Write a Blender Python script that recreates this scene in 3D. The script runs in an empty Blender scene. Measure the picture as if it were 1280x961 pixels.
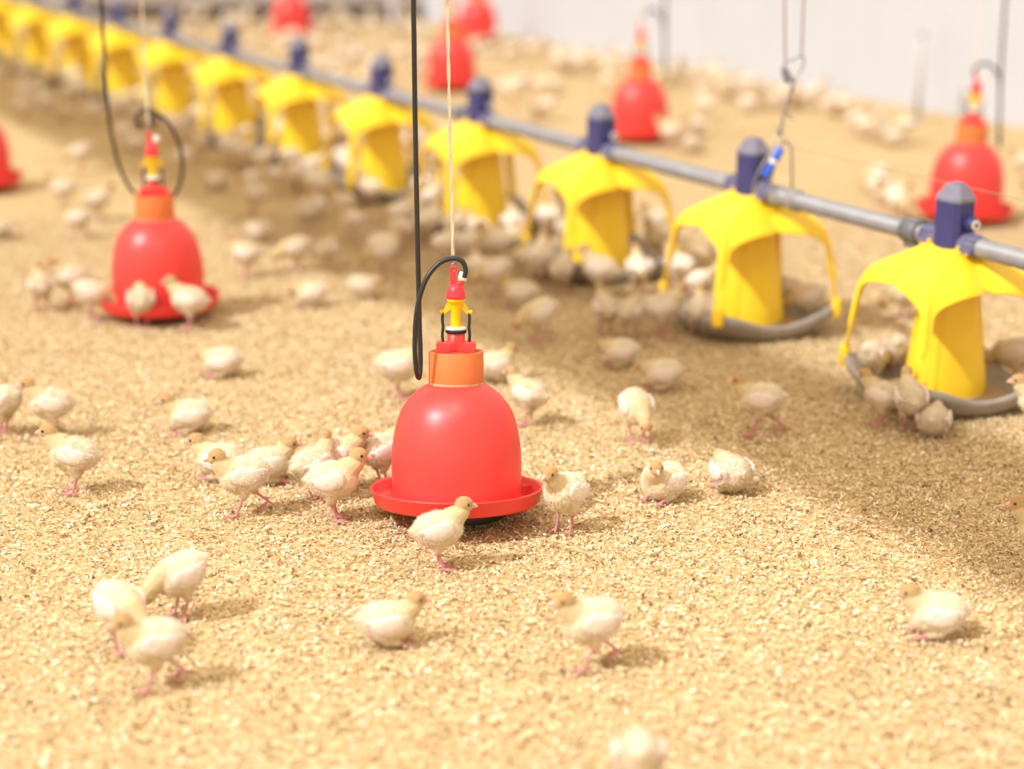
import bpy, bmesh, math, random
import numpy as np
from mathutils import Vector, Matrix

rnd = random.Random(7)
C = bpy.context.scene.collection
SC = bpy.context.scene

# ------------------------------------------------------------------ camera
F = 2450.0; HZ = -200.0; H = 1.387
PITCH = math.atan((480.5 - HZ) / F)
FW = np.array([0, math.cos(PITCH), -math.sin(PITCH)])
UP = np.array([0, math.sin(PITCH), math.cos(PITCH)])
RT = np.array([1.0, 0, 0])

def ray(px, py):
    return RT * (px - 640) / F - UP * (py - 480.5) / F + FW

def g(px, py, z=0.0):
    """point of the horizontal plane at height z seen at that pixel of the photograph"""
    d = ray(px, py); t = (z - H) / d[2]
    return Vector((d[0] * t, d[1] * t, z))

def at_depth(px, py, Y):
    d = ray(px, py); t = Y / d[1]
    return Vector((d[0] * t, Y, H + d[2] * t))

DIR = Vector((-0.477, 0.8789, 0)).normalized()      # along the house
NRM = Vector((-DIR.y, DIR.x, 0))                    # across it
F0 = g(1197, 500)
def house(a, n, z=0.0):
    q = F0 + DIR * a + NRM * n
    return Vector((q.x, q.y, z))
L0 = g(1196, 228, .564)                             # foot of the nearest feeder
def line(a, z=0.0):
    q = L0 + DIR * a
    return Vector((q.x, q.y, z))

cam = bpy.data.cameras.new('camera'); co = bpy.data.objects.new('camera', cam); C.objects.link(co)
co.location = (0, 0, H); co.rotation_euler = (math.pi / 2 - PITCH, 0, 0)
cam.sensor_width = 36; cam.lens = F / 1280 * 36; cam.clip_end = 200
cam.dof.use_dof = True; cam.dof.focus_distance = 4.03
cam.dof.aperture_fstop = 1.25
cam.dof.aperture_blades = 0
SC.camera = co

# ------------------------------------------------------------------ materials
def lin(r, gg, b):
    f = lambda c: c / 12.92 if c <= .04045 else ((c + .055) / 1.055) ** 2.4
    return (f(r / 255), f(gg / 255), f(b / 255), 1)

def mat(name, col, rough=.5, metal=0.0, spec=.5, noise=0.0, nscale=40, bump=0.0, sheen=0.0, sss=0.0, coat=0.0):
    m = bpy.data.materials.new(name); m.use_nodes = True
    nt = m.node_tree; b = nt.nodes['Principled BSDF']
    b.inputs['Base Color'].default_value = col
    b.inputs['Roughness'].default_value = rough
    b.inputs['Metallic'].default_value = metal
    b.inputs['Specular IOR Level'].default_value = spec
    if sheen: b.inputs['Sheen Weight'].default_value = sheen
    if coat: b.inputs['Coat Weight'].default_value = coat
    if noise or bump:
        tc = nt.nodes.new('ShaderNodeTexCoord')
        n = nt.nodes.new('ShaderNodeTexNoise'); n.inputs['Scale'].default_value = nscale; n.inputs['Detail'].default_value = 4
        nt.links.new(tc.outputs['Object'], n.inputs['Vector'])
        if noise:
            r = nt.nodes.new('ShaderNodeValToRGB')
            r.color_ramp.elements[0].position = .3; r.color_ramp.elements[1].position = .7
            r.color_ramp.elements[0].color = tuple(c * (1 - noise) for c in col[:3]) + (1,)
            r.color_ramp.elements[1].color = tuple(min(1, c * (1 + noise)) for c in col[:3]) + (1,)
            nt.links.new(n.outputs['Fac'], r.inputs['Fac']); nt.links.new(r.outputs['Color'], b.inputs['Base Color'])
        if bump:
            bp = nt.nodes.new('ShaderNodeBump'); bp.inputs['Strength'].default_value = bump; bp.inputs['Distance'].default_value = .002
            nt.links.new(n.outputs['Fac'], bp.inputs['Height']); nt.links.new(bp.outputs['Normal'], b.inputs['Normal'])
    return m

def attr_mat(name, rough=.9, sheen=0.0, transl=0.0, spec=.2):
    m = bpy.data.materials.new(name); m.use_nodes = True
    nt = m.node_tree; b = nt.nodes['Principled BSDF']
    a = nt.nodes.new('ShaderNodeAttribute'); a.attribute_name = 'Col'
    nt.links.new(a.outputs['Color'], b.inputs['Base Color'])
    b.inputs['Roughness'].default_value = rough; b.inputs['Specular IOR Level'].default_value = spec
    if sheen: b.inputs['Sheen Weight'].default_value = sheen
    if transl:
        t = nt.nodes.new('ShaderNodeBsdfTranslucent'); mx = nt.nodes.new('ShaderNodeMixShader')
        nt.links.new(a.outputs['Color'], t.inputs['Color']); mx.inputs[0].default_value = transl
        out = nt.nodes['Material Output']
        nt.links.new(b.outputs[0], mx.inputs[1]); nt.links.new(t.outputs[0], mx.inputs[2]); nt.links.new(mx.outputs[0], out.inputs['Surface'])
    return m

M = {}
M['red'] = mat('red_plastic', (.82, .045, .040, 1), .40, spec=.55, noise=.04, nscale=9)
M['red_valve'] = mat('red_valve_plastic', (.80, .03, .045, 1), .4)
M['orange'] = mat('orange_brown_plastic', (.70, .17, .04, 1), .5, noise=.07, nscale=14)
M['rust'] = mat('limescale_edge', (.66, .36, .20, 1), .8, noise=.25, nscale=90)
M['yellow'] = mat('yellow_plastic', (.90, .60, .022, 1), .38, spec=.5, noise=.04, nscale=12)
M['yellow_valve'] = mat('yellow_valve_plastic', (.88, .52, .0, 1), .35)
M['black'] = mat('black_rubber', (.018, .016, .016, 1), .42)
M['grey_pan'] = mat('grey_pan_plastic', (.31, .27, .235, 1), .55, noise=.10, nscale=30)
M['pipe'] = mat('galvanised_pipe', (.27, .255, .265, 1), .5, metal=.1, noise=.10, nscale=25)
M['dark_grey'] = mat('dark_grey_plastic', (.13, .13, .14, 1), .5)
M['navy'] = mat('navy_blue_plastic', (.036, .036, .148, 1), .45, noise=.08, nscale=20)
M['cap'] = mat('dusty_grey_cap', (.19, .18, .235, 1), .7, noise=.10, nscale=30)
M['blue'] = mat('bright_blue_plastic', (.03, .12, .62, 1), .35)
M['wire'] = mat('steel_wire', (.34, .32, .32, 1), .4, metal=.7)
M['thin_wire'] = mat('dull_thin_wire', (.42, .36, .29, 1), .5, metal=.3)
M['rope'] = mat('cream_rope', (.74, .66, .52, 1), .9, noise=.08, nscale=300)
M['clear'] = mat('translucent_connector', (.78, .74, .66, 1), .25)
M['white_ring'] = mat('white_plastic', (.85, .82, .74, 1), .4)
M['water'] = mat('clear_water', (.95, .95, .95, 1), .02)
M['water'].node_tree.nodes['Principled BSDF'].inputs['Transmission Weight'].default_value = 1.0
M['water'].node_tree.nodes['Principled BSDF'].inputs['IOR'].default_value = 1.33
M['saddle'] = mat('purple_grey_plastic', (.13, .125, .22, 1), .5)
M['wall'] = mat('whitewashed_wall', (.50, .50, .53, 1), .8, noise=.02, nscale=3)
M['panel'] = mat('grey_board', (.42, .36, .32, 1), .7, noise=.12, nscale=4)
M['dark_board'] = mat('dark_brown_board', (.10, .065, .05, 1), .8, noise=.35, nscale=3)
M['post'] = mat('grey_post', (.50, .46, .46, 1), .6)
M['blocker'] = mat('blocker_sheet', (.6, .6, .6, 1), .5)  # for the unseen blocker added above the floor
M['down'] = attr_mat('poult_down', .95, sheen=.25, transl=.12)
M['eye'] = mat('dark_eye', (.008, .006, .006, 1), .12, spec=.8)
M['beak'] = mat('pink_beak', (.80, .42, .36, 1), .4)
M['shavings'] = attr_mat('wood_shaving', .8, transl=.15)

# ------------------------------------------------------------------ mesh helpers
class MB:
    def __init__(s): s.v = []; s.f = []; s.m = []; s.smooth = []
    def add(s, verts, faces, mi=0, smooth=True):
        o = len(s.v); s.v += [tuple(v) for v in verts]
        for f in faces: s.f.append(tuple(i + o for i in f)); s.m.append(mi); s.smooth.append(smooth)
        return s
    def grid(s, P, closed_u=False, mi=0, smooth=True):
        n = len(P); k = len(P[0]); vs = [q for row in P for q in row]; fs = []
        for i in range(n - 1):
            for j in range(k if closed_u else k - 1):
                j2 = (j + 1) % k
                fs.append((i * k + j, i * k + j2, (i + 1) * k + j2, (i + 1) * k + j))
        return s.add(vs, fs, mi, smooth)
    def lathe(s, prof, segs=40, c=(0, 0), mi=0, caps=True, smooth=True):
        P = [[(c[0] + r * math.cos(2 * math.pi * j / segs), c[1] + r * math.sin(2 * math.pi * j / segs), z) for j in range(segs)] for r, z in prof]
        o = len(s.v); s.grid(P, True, mi, smooth)
        if caps:
            s.f.append(tuple(o + j for j in reversed(range(segs)))); s.m.append(mi); s.smooth.append(False)
            e = o + (len(prof) - 1) * segs
            s.f.append(tuple(e + j for j in range(segs))); s.m.append(mi); s.smooth.append(False)
        return s
    def box(s, c, d, rot=None, mi=0, bev=0.0):
        bm = bmesh.new(); bmesh.ops.create_cube(bm, size=1)
        bmesh.ops.scale(bm, vec=d, verts=bm.verts)
        if bev: bmesh.ops.bevel(bm, geom=bm.edges[:], offset=bev, segments=2, affect='EDGES', profile=.6)
        if rot is not None: bmesh.ops.transform(bm, matrix=rot, verts=bm.verts)
        bmesh.ops.translate(bm, vec=c, verts=bm.verts)
        s.bm(bm, mi, smooth=False); bm.free(); return s
    def bm(s, bm, mi=0, smooth=True):
        bm.verts.index_update()
        return s.add([v.co[:] for v in bm.verts], [[v.index for v in f.verts] for f in bm.faces], mi, smooth)
    def tube(s, pts, rad, segs=10, mi=0, closed=False, caps=True):
        pts = [Vector(q) for q in pts]; n = len(pts)
        rads = rad if isinstance(rad, (list, tuple)) else [rad] * n
        T = []
        for i in range(n):
            a = pts[(i - 1) % n] if (closed or i > 0) else pts[i]; b = pts[(i + 1) % n] if (closed or i < n - 1) else pts[i]
            T.append((b - a).normalized())
        ref = Vector((0, 0, 1)) if abs(T[0].z) < .9 else Vector((1, 0, 0))
        u = T[0].cross(ref).normalized(); P = []
        for i in range(n):
            u = (u - T[i] * u.dot(T[i])).normalized(); w = T[i].cross(u)
            P.append([pts[i] + (u * math.cos(2 * math.pi * j / segs) + w * math.sin(2 * math.pi * j / segs)) * rads[i] for j in range(segs)])
        if closed: P.append(P[0])
        o = len(s.v); s.grid(P, True, mi)
        if caps and not closed:
            s.f.append(tuple(o + j for j in reversed(range(segs)))); s.m.append(mi); s.smooth.append(False)
            e = o + (n - 1) * segs
            s.f.append(tuple(e + j for j in range(segs))); s.m.append(mi); s.smooth.append(False)
        return s
    def ellipsoid(s, c, r, rot=None, sub=3, mi=0):
        bm = bmesh.new(); bmesh.ops.create_icosphere(bm, subdivisions=sub, radius=1)
        bmesh.ops.scale(bm, vec=r, verts=bm.verts)
        if rot is not None: bmesh.ops.transform(bm, matrix=rot.to_4x4(), verts=bm.verts)
        bmesh.ops.translate(bm, vec=c, verts=bm.verts)
        s.bm(bm, mi); bm.free(); return s
    def mesh(s, name, mats):
        me = bpy.data.meshes.new(name); me.from_pydata(s.v, [], s.f)
        me.polygons.foreach_set('material_index', s.m); me.polygons.foreach_set('use_smooth', s.smooth)
        for m in (mats if isinstance(mats, (list, tuple)) else [mats]): me.materials.append(m)
        me.validate(); me.update(); return me
    def build(s, name, mats, parent=None, loc=None, rot=None):
        return link(s.mesh(name, mats), name, parent, loc, rot)

def link(me, name, parent=None, loc=None, rot=None):
    o = bpy.data.objects.new(name, me); C.objects.link(o)
    if parent is not None: o.parent = parent
    if loc is not None: o.location = loc
    if rot is not None: o.rotation_euler = rot
    return o

def empty(name, loc=(0, 0, 0), rz=0.0):
    o = bpy.data.objects.new(name, None); C.objects.link(o); o.location = loc; o.rotation_euler = (0, 0, rz)
    o.empty_display_size = .05
    return o

def tag(o, label=None, cat=None, group=None, kind=None):
    for k, v in (('label', label), ('category', cat), ('group', group), ('kind', kind)):
        if v:
            o[k] = v
        elif k in o.keys() and k != 'kind':
            del o[k]
    return o

def copy_tree(o, parent=None):
    c = o.copy(); C.objects.link(c); c.parent = parent
    for ch in list(o.children): copy_tree(ch, c)
    return c

def catmull(pts, n=8):
    P = [Vector(q) for q in pts]; P = [P[0] * 2 - P[1]] + P + [P[-1] * 2 - P[-2]]; out = []
    for i in range(1, len(P) - 2):
        for k in range(n):
            t = k / n; a, b, c, d = P[i - 1], P[i], P[i + 1], P[i + 2]
            out.append(.5 * ((2 * b) + (c - a) * t + (2 * a - 5 * b + 4 * c - d) * t * t + (3 * b - a - 3 * c + d) * t ** 3))
    out.append(P[-2]); return out

def solid(o, t, off=-1):
    m = o.modifiers.new('thickness', 'SOLIDIFY'); m.thickness = t; m.offset = off; return o

# ------------------------------------------------------------------ the setting
def litter_material():
    m = bpy.data.materials.new('wood_shaving_litter'); m.use_nodes = True
    nt = m.node_tree; N = nt.nodes; L = nt.links; b = N['Principled BSDF']
    tc = N.new('ShaderNodeTexCoord')
    v = N.new('ShaderNodeTexVoronoi'); v.inputs['Scale'].default_value = 130
    n1 = N.new('ShaderNodeTexNoise'); n1.inputs['Scale'].default_value = 60; n1.inputs['Detail'].default_value = 3
    add = N.new('ShaderNodeMixRGB'); add.inputs[0].default_value = .06
    L.new(tc.outputs['Object'], add.inputs[1]); L.new(tc.outputs['Object'], n1.inputs['Vector']); L.new(n1.outputs['Color'], add.inputs[2])
    L.new(add.outputs[0], v.inputs['Vector'])
    sep = N.new('ShaderNodeSeparateColor'); L.new(v.outputs['Color'], sep.inputs[0])
    r = N.new('ShaderNodeValToRGB'); e = r.color_ramp.elements
    e[0].position = 0; e[0].color = (.30, .185, .072, 1)
    e[1].position = 1; e[1].color = (.80, .63, .385, 1)
    for pos, c in ((.2, (.46, .31, .14, 1)), (.5, (.60, .43, .215, 1)), (.75, (.69, .52, .29, 1))):
        q = e.new(pos); q.color = c
    L.new(sep.outputs[0], r.inputs['Fac'])
    n2 = N.new('ShaderNodeTexNoise'); n2.inputs['Scale'].default_value = 1.6; n2.inputs['Detail'].default_value = 5
    L.new(tc.outputs['Object'], n2.inputs['Vector'])
    r2 = N.new('ShaderNodeValToRGB'); r2.color_ramp.elements[0].position = .3; r2.color_ramp.elements[1].position = .75
    r2.color_ramp.elements[0].color = (.88, .86, .83, 1); r2.color_ramp.elements[1].color = (1, 1, 1, 1)
    L.new(n2.outputs['Fac'], r2.inputs['Fac'])
    mul = N.new('ShaderNodeMixRGB'); mul.blend_type = 'MULTIPLY'; mul.inputs[0].default_value = 1
    L.new(r.outputs['Color'], mul.inputs[1]); L.new(r2.outputs['Color'], mul.inputs[2])
    L.new(mul.outputs[0], b.inputs['Base Color'])
    b.inputs['Roughness'].default_value = .9; b.inputs['Specular IOR Level'].default_value = .15
    bp = N.new('ShaderNodeBump'); bp.inputs['Strength'].default_value = .55; bp.inputs['Distance'].default_value = .006
    L.new(sep.outputs[1], bp.inputs['Height']); L.new(bp.outputs['Normal'], b.inputs['Normal'])
    return m

mb = MB(); mb.add([(-16, 1, 0), (9, 1, 0), (9, 34, 0), (-16, 34, 0)], [(0, 1, 2, 3)], smooth=False)
tag(mb.build('floor', litter_material()), kind='structure')

# loose wood shavings lying over the near floor
def shavings():
    R = np.random.default_rng(5)
    n = 460000
    Y = np.sqrt(R.uniform(2.6 ** 2, 7.4 ** 2, n))
    X = R.uniform(-1, 1, n) * (.34 * Y + .2)
    ln = R.gamma(4.0, .0011, n) + .0026
    wd = ln * R.uniform(.25, .6, n)
    yaw = R.uniform(0, 2 * np.pi, n); tilt = R.normal(0, .42, n); roll = R.normal(0, .45, n)
    z = R.uniform(.0005, .009, n)
    curl = R.normal(0, .35, n) * ln
    ca, sa = np.cos(yaw), np.sin(yaw)
    ct, st = np.cos(tilt), np.sin(tilt); cr, sr = np.cos(roll), np.sin(roll)
    ax = np.stack([ca * ct, sa * ct, st], 1)
    side = np.stack([-sa * cr, ca * cr, sr], 1)
    up = np.cross(ax, side)
    c = np.stack([X, Y, z], 1)
    V = np.empty((n, 6, 3))
    for k, (t, b) in enumerate(((-.5, 0), (0, 1), (.5, 0))):
        q = c + ax * (ln * t)[:, None] + up * (curl * b * .5)[:, None]
        w = wd * (1 if t == 0 else R.uniform(.35, .95, n))
        V[:, 2 * k] = q - side * (w / 2)[:, None]; V[:, 2 * k + 1] = q + side * (w / 2)[:, None]
    V[:, :, 2] = np.maximum(V[:, :, 2], .0004)
    base = np.arange(n)[:, None] * 6
    fc = np.concatenate([base + np.array([[0, 2, 3, 1]]), base + np.array([[2, 4, 5, 3]])], 1).reshape(-1)
    me = bpy.data.meshes.new('wood_shavings')
    me.vertices.add(n * 6); me.vertices.foreach_set('co', V.reshape(-1))
    nf = n * 2; me.loops.add(nf * 4); me.loops.foreach_set('vertex_index', fc.astype(np.int32))
    me.polygons.add(nf); me.polygons.foreach_set('loop_start', (np.arange(nf) * 4).astype(np.int32))
    pal = np.array([(.86, .73, .51), (.79, .62, .38), (.71, .52, .28), (.60, .41, .19), (.84, .69, .46), (.93, .84, .65), (.40, .25, .11), (.17, .10, .045)])
    pr = np.array([.20, .20, .17, .13, .11, .08, .070, .050]); pr = pr / pr.sum()
    ci = R.choice(len(pal), n, p=pr)
    # small patches with more dark or more pale flakes, scattered at random
    k = R.uniform(-1, 1, (14, 2)) * 95; ph = R.uniform(0, 6.28, 14)
    nz = sum(np.sin(X * k[i, 0] + Y * k[i, 1] + ph[i]) for i in range(14)) / 14 ** .5
    dark = (nz > 1.15) & (R.uniform(0, 1, n) < .42); ci[dark] = R.choice([3, 6, 7], dark.sum())
    lt = (nz < -.9) & (R.uniform(0, 1, n) < .4); ci[lt] = R.choice([0, 4, 5], lt.sum())
    col = pal[ci] * R.uniform(.80, 1.10, n)[:, None]
    A = np.ones((n, 6, 4), dtype=np.float32); A[:, :, :3] = np.clip(col, 0, .95)[:, None, :]
    at = me.color_attributes.new('Col', 'FLOAT_COLOR', 'POINT'); at.data.foreach_set('color', A.reshape(-1))
    me.update(calc_edges=True); me.materials.append(M['shavings'])
    o = link(me, 'wood_shavings')
    tag(o, 'loose pale wood shavings spread thick over the floor', 'bedding', kind='stuff')
shavings()

# white side wall, parallel to the feeding line
WN = -3.6
a0, a1 = house(-8, WN), house(10.5, WN)
th = -NRM * .12
mb = MB(); zt = 3.2
vs = [a0, a1, a1 + th, a0 + th]
mb.add([(v.x, v.y, 0) for v in vs] + [(v.x, v.y, zt) for v in vs], [(0, 1, 5, 4), (1, 2, 6, 5), (2, 3, 7, 6), (3, 0, 4, 7), (4, 5, 6, 7)], smooth=False)
tag(mb.build('wall_right', M['wall']), kind='structure')
# far partition
b0 = house(10.5, WN); b1 = Vector((-14, b0.y + .2, 0))
mb = MB(); ty = .1
mb.add([(b0.x, b0.y + .03, 0), (b1.x, b1.y, 0), (b1.x, b1.y + ty, 0), (b0.x, b0.y + ty, 0), (b0.x, b0.y + .03, zt), (b1.x, b1.y, zt), (b1.x, b1.y + ty, zt), (b0.x, b0.y + ty, zt)],
       [(1, 0, 4, 5), (0, 3, 7, 4), (2, 1, 5, 6), (3, 2, 6, 7), (5, 4, 7, 6)], smooth=False)
tag(mb.build('wall_back', M['panel']), kind='structure')
mb = MB(); bh = .13
mb.add([(b0.x, b0.y - .01, 0), (b1.x, b1.y - .04, 0), (b1.x, b1.y + .01, 0), (b0.x, b0.y + .03, 0), (b0.x, b0.y - .01, bh), (b1.x, b1.y - .04, bh), (b1.x, b1.y + .01, bh), (b0.x, b0.y + .03, bh)],
       [(1, 0, 4, 5), (0, 3, 7, 4), (2, 1, 5, 6), (5, 4, 7, 6)], smooth=False)
tag(mb.build('baseboard_back', M['dark_board']), kind='structure')
# unseen blocker added overhead to shade a strip of the floor
SUN = Vector((-.63, -.40, .79)).normalized()
zb = 2.7
off = SUN * (zb / SUN.z)
mb = MB()
q = []
for a, n in ((-4, .25), (14, .25), (14, .80), (-4, .80)):
    v = house(a, n) + off; q.append((v.x, v.y))
mb.add([(x, y, zb) for x, y in q] + [(x, y, zb + .12) for x, y in q], [(3, 2, 1, 0), (4, 5, 6, 7), (0, 1, 5, 4), (1, 2, 6, 5), (2, 3, 7, 6), (3, 0, 4, 7)], smooth=False)
tag(mb.build('shade_blocker_1', M['blocker']), kind='structure')

# ------------------------------------------------------------------ bell drinkers
def drinker_parts(root, tray_r=.18, water=True):
    k = tray_r / .18
    b = MB(); b.lathe([(.0, .0), (.098, .0), (.106, .006), (.106, .030), (.10, .036), (0, .036)], 40, caps=False)
    b.build('ballast_base', M['black'], root)
    t = MB()
    rr = tray_r
    t.lathe([(.0, .030), (rr - .022, .030), (rr - .011, .0325), (rr - .006, .038), (rr, .063), (rr + .002, .065), (rr + .002, .0685), (rr - .002, .0685), (rr - .0045, .063), (rr - .010, .044), (rr - .018, .039), (.135, .039), (.0, .039)], 72, caps=False)
    # dividing ribs in the trough
    for a in (25, 145, 265):
        c, s = math.cos(math.radians(a)), math.sin(math.radians(a))
        t.box((c * (.137 + rr) / 2, s * (.137 + rr) / 2, .048), (rr - .137, .004, .016), Matrix.Rotation(math.radians(a), 4, 'Z'))
    t.build('tray', M['red'], root)
    if water:
        w = MB(); w.lathe([(.1368, .0445), (rr - .012, .0445)], 64, caps=False); w.build('water', M['water'], root)
    bell = MB()
    pr = [(.136, .036), (.139, .040), (.1365, .050), (.1365, .10), (.1365, .135), (.1348, .160), (.1320, .180), (.1275, .206), (.1225, .223), (.1165, .240), (.1085, .254), (.099, .267), (.089, .278), (.078, .287), (.068, .2945), (.058, .300), (.050, .303), (0, .303)]
    bell.lathe(pr, 72, caps=False); bell.build('bell', M['red'], root)
    col = MB(); col.lathe([(.0575, .296), (.0580, .300), (.0572, .371), (.0568, .372), (.0515, .372), (.0515, .30)], 56, caps=False)
    c = col.build('collar', M['orange'], root)
    rm = MB(); rm.lathe([(.0583, .2985), (.0592, .3005), (.0586, .3045)], 56, caps=False); rm.build('scale_edge', M['rust'], c)
    v = MB()
    v.lathe([(0, .303), (.050, .303), (.050, .325), (.042, .345), (.030, .368), (.024, .372)], 40, caps=False)
    v.box((0, 0, .380), (.082, .040, .026), bev=.003)
    v.lathe([(.0185, .370), (.0185, .413), (.016, .415), (0, .415)], 28, caps=False)
    v.build('valve_seat', M['red'], root)
    r1 = MB(); r1.lathe([(.0175, .411), (.0205, .412), (.0205, .4195), (.0175, .420)], 36, caps=False)
    for i in range(26):
        a = 2 * math.pi * i / 26
        r1.box((.0205 * math.cos(a), .0205 * math.sin(a), .4157), (.0022, .0022, .0066), Matrix.Rotation(a, 4, 'Z'))
    r1.build('knurled_nut', M['black'], root)
    r2 = MB(); r2.lathe([(0, .419), (.0205, .419), (.0215, .422), (.0195, .4255), (0, .4255)], 32, caps=False); r2.build('washer', M['white_ring'], root)
    y = MB(); y.lathe([(.0105, .424), (.0105, .466), (.0125, .470), (.0125, .478), (.0185, .482), (.0185, .489), (0, .489)], 28, caps=False)
    for s in (-1, 1):
        y.add([(s * .010, -.003, .466), (s * .027, -.003, .452), (s * .027, -.003, .462), (s * .019, -.003, .478), (s * .010, -.003, .481),
               (s * .010, .003, .466), (s * .027, .003, .452), (s * .027, .003, .462), (s * .019, .003, .478), (s * .010, .003, .481)],
              [(0, 1, 2, 3, 4), (5, 9, 8, 7, 6), (0, 5, 6, 1), (1, 6, 7, 2), (2, 7, 8, 3), (3, 8, 9, 4)], smooth=False)
        y.ellipsoid((s * .0305, 0, .458), (.0045, .005, .0055), sub=2)
        y.box((s * .028, 0, .456), (.006, .005, .007), bev=.001)
    y.build('valve_body', M['yellow_valve'], root)
    for s in (-1, 1):
        st = MB(); pts = [(s * .0275, 0, .391), (s * .0285, 0, .41), (s * .0268, 0, .425), (s * .0282, 0, .440), (s * .0272, -.001, .458)]
        st.tube(catmull(pts, 5), .0031, 8); st.build('valve_strap', M['black'], root)
    cp = MB(); cp.lathe([(.0185, .487), (.0205, .489), (.0205, .494), (.0195, .497), (.0195, .502), (.0170, .512), (.0115, .519), (.004, .522), (0, .522)], 32, caps=False)
    cp.tube([(.008, 0, .512), (.0135, 0, .530)], [.0062, .0056], 14)
    # hanging tab with an eye
    cp.box((-.005, 0, .533), (.013, .005, .028), bev=.0012)
    cp.tube([(-.005 + .0055 * math.cos(a), 0, .552 + .0055 * math.sin(a)) for a in np.linspace(0, 2 * math.pi, 18)[:-1]], .003, 8, closed=True)
    cp.build('valve_cap', M['red_valve'], root)
    cn = MB(); cn.tube([(.0128, 0, .527), (.0142, 0, .534), (.0170, 0, .546)], [.0086, .0092, .0084], 16); cn.build('hose_connector', M['clear'], root)
    hk = MB(); pts = [(-.005, .0, .5545), (-.009, .0, .556), (-.009, 0, .562), (-.004, 0, .567), (-.002, 0, .574), (-.005, 0, .581), (-.009, 0, .577), (-.008, 0, .571)]
    hk.tube(catmull(pts, 6), .0013, 8); hk.build('wire_hook', M['wire'], root)

DR = []
def drinker(px, py, label, tray_r=.18, tilt=0.0, rz=0.0, roll=0.0):
    r = empty('bell_drinker', g(px, py)); r.rotation_euler = (tilt, roll, rz)
    drinker_parts(r, tray_r); DR.append(r)
    return tag(r, label, 'drinker', 'red bell drinkers')
d_c = drinker(571, 652, 'sharp red bell drinker with orange collar in the middle, a poult standing before its tray', tilt=math.radians(-7.5))
d_c.location.z = .012; d_c.scale.z = .945
d_l = drinker(200, 395, 'red bell drinker with two poults standing before its tray, left of the sharp central one', rz=math.radians(10))
d_r = drinker(1204, 277, 'red bell drinker standing behind the nearest navy feed hopper', roll=math.radians(2), rz=math.radians(-20))
d_f = drinker(799, 178, 'red bell drinker beyond the feeding line with a pale poult at its right side', .150)
d_m = drinker(565, 113, 'red bell drinker in the far row, showing right behind the knotted cream rope', .165)
d_b = drinker(365, 48, 'blurred red bell drinker far back before the dark partition', .165)
d_w = drinker(597, 54, 'blurred red bell drinker at the foot of the white wall, half behind another one', .15)
d_o = drinker(-27, 238, 'red bell drinker cut off by the left edge, only its right side showing')

def hose(name, label, ox, cb_y, sc, root, pts, rad=.0052, group='black water hoses', dy=None):
    """pts: image offsets turned to local x/z around the drinker's own axis"""
    P = []
    for i, q in enumerate(pts):
        x = (q[0] - ox) * sc; z = .30 * root.scale.z + (cb_y - q[1]) * sc * 1.01 * (.97 if root.scale.z < 1 else 1.03); y = q[2] if len(q) > 2 else 0
        P.append(root.location + Vector((x, y, z)))
    m = MB(); m.tube(catmull(P, 10), rad, 12)
    return tag(m.build(name, M['black']), label, 'hose', group)
hose('water_hose', 'black hose hanging straight down and curling over the central red drinker', 568, 481, .0017, d_c,
     [(522, -420, .03), (522, -100, .03), (522, 150, .03), (523, 300, .03), (524, 400, .025), (525, 450, .015), (523.5, 469, 0), (520.5, 455, -.015), (519.5, 420, -.02), (523, 378, -.02), (533, 344, -.015), (549, 324, -.005), (566, 318, .0), (577, 322, .0), (581, 332, .0), (579.5, 342, 0)])
hose('water_hose', 'black hose looping beside the drinker left of the central one', 195, 274, .00254, d_l,
     [(146, -300, .0), (146, -50, 0), (146, 130, .0), (150, 195, .02), (159, 236, .055), (176, 258, .075), (198, 262, .085), (216, 250, .075), (226, 222, .05), (226, 195, .03), (216, 170, .02), (200, 155, .01), (187, 152, 0), (180, 158, 0), (179, 166, 0), (182.5, 173, 0)])
hose('water_hose', 'black hose hanging against the white wall right of the drinker by the hopper', 1206, 169, .00305, d_r,
     [(1240, -260, 0), (1240, -50, 0), (1240, 60, 0), (1242, 130, .0), (1244.5, 168, 0), (1244, 174, -.005), (1242, 165, -.012), (1240.5, 120, -.014), (1238, 94, -.012), (1230, 81, -.008), (1220, 77, 0), (1211, 80, 0), (1208, 88, 0), (1210, 92, 0)], rad=.0055)
hose('water_hose', 'blurred hose hanging before the wall beside the drinker with a poult at its right', 801, 101, .0039, d_f,
     [(829, -170, 0), (829, 0, 0), (830, 60, 0), (832, 92, 0), (832.5, 96, -.01), (830, 88, -.02), (829, 50, -.02), (826, 32, -.01), (819, 23, 0), (810, 22, 0), (806, 27, 0)], rad=.006)

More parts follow.
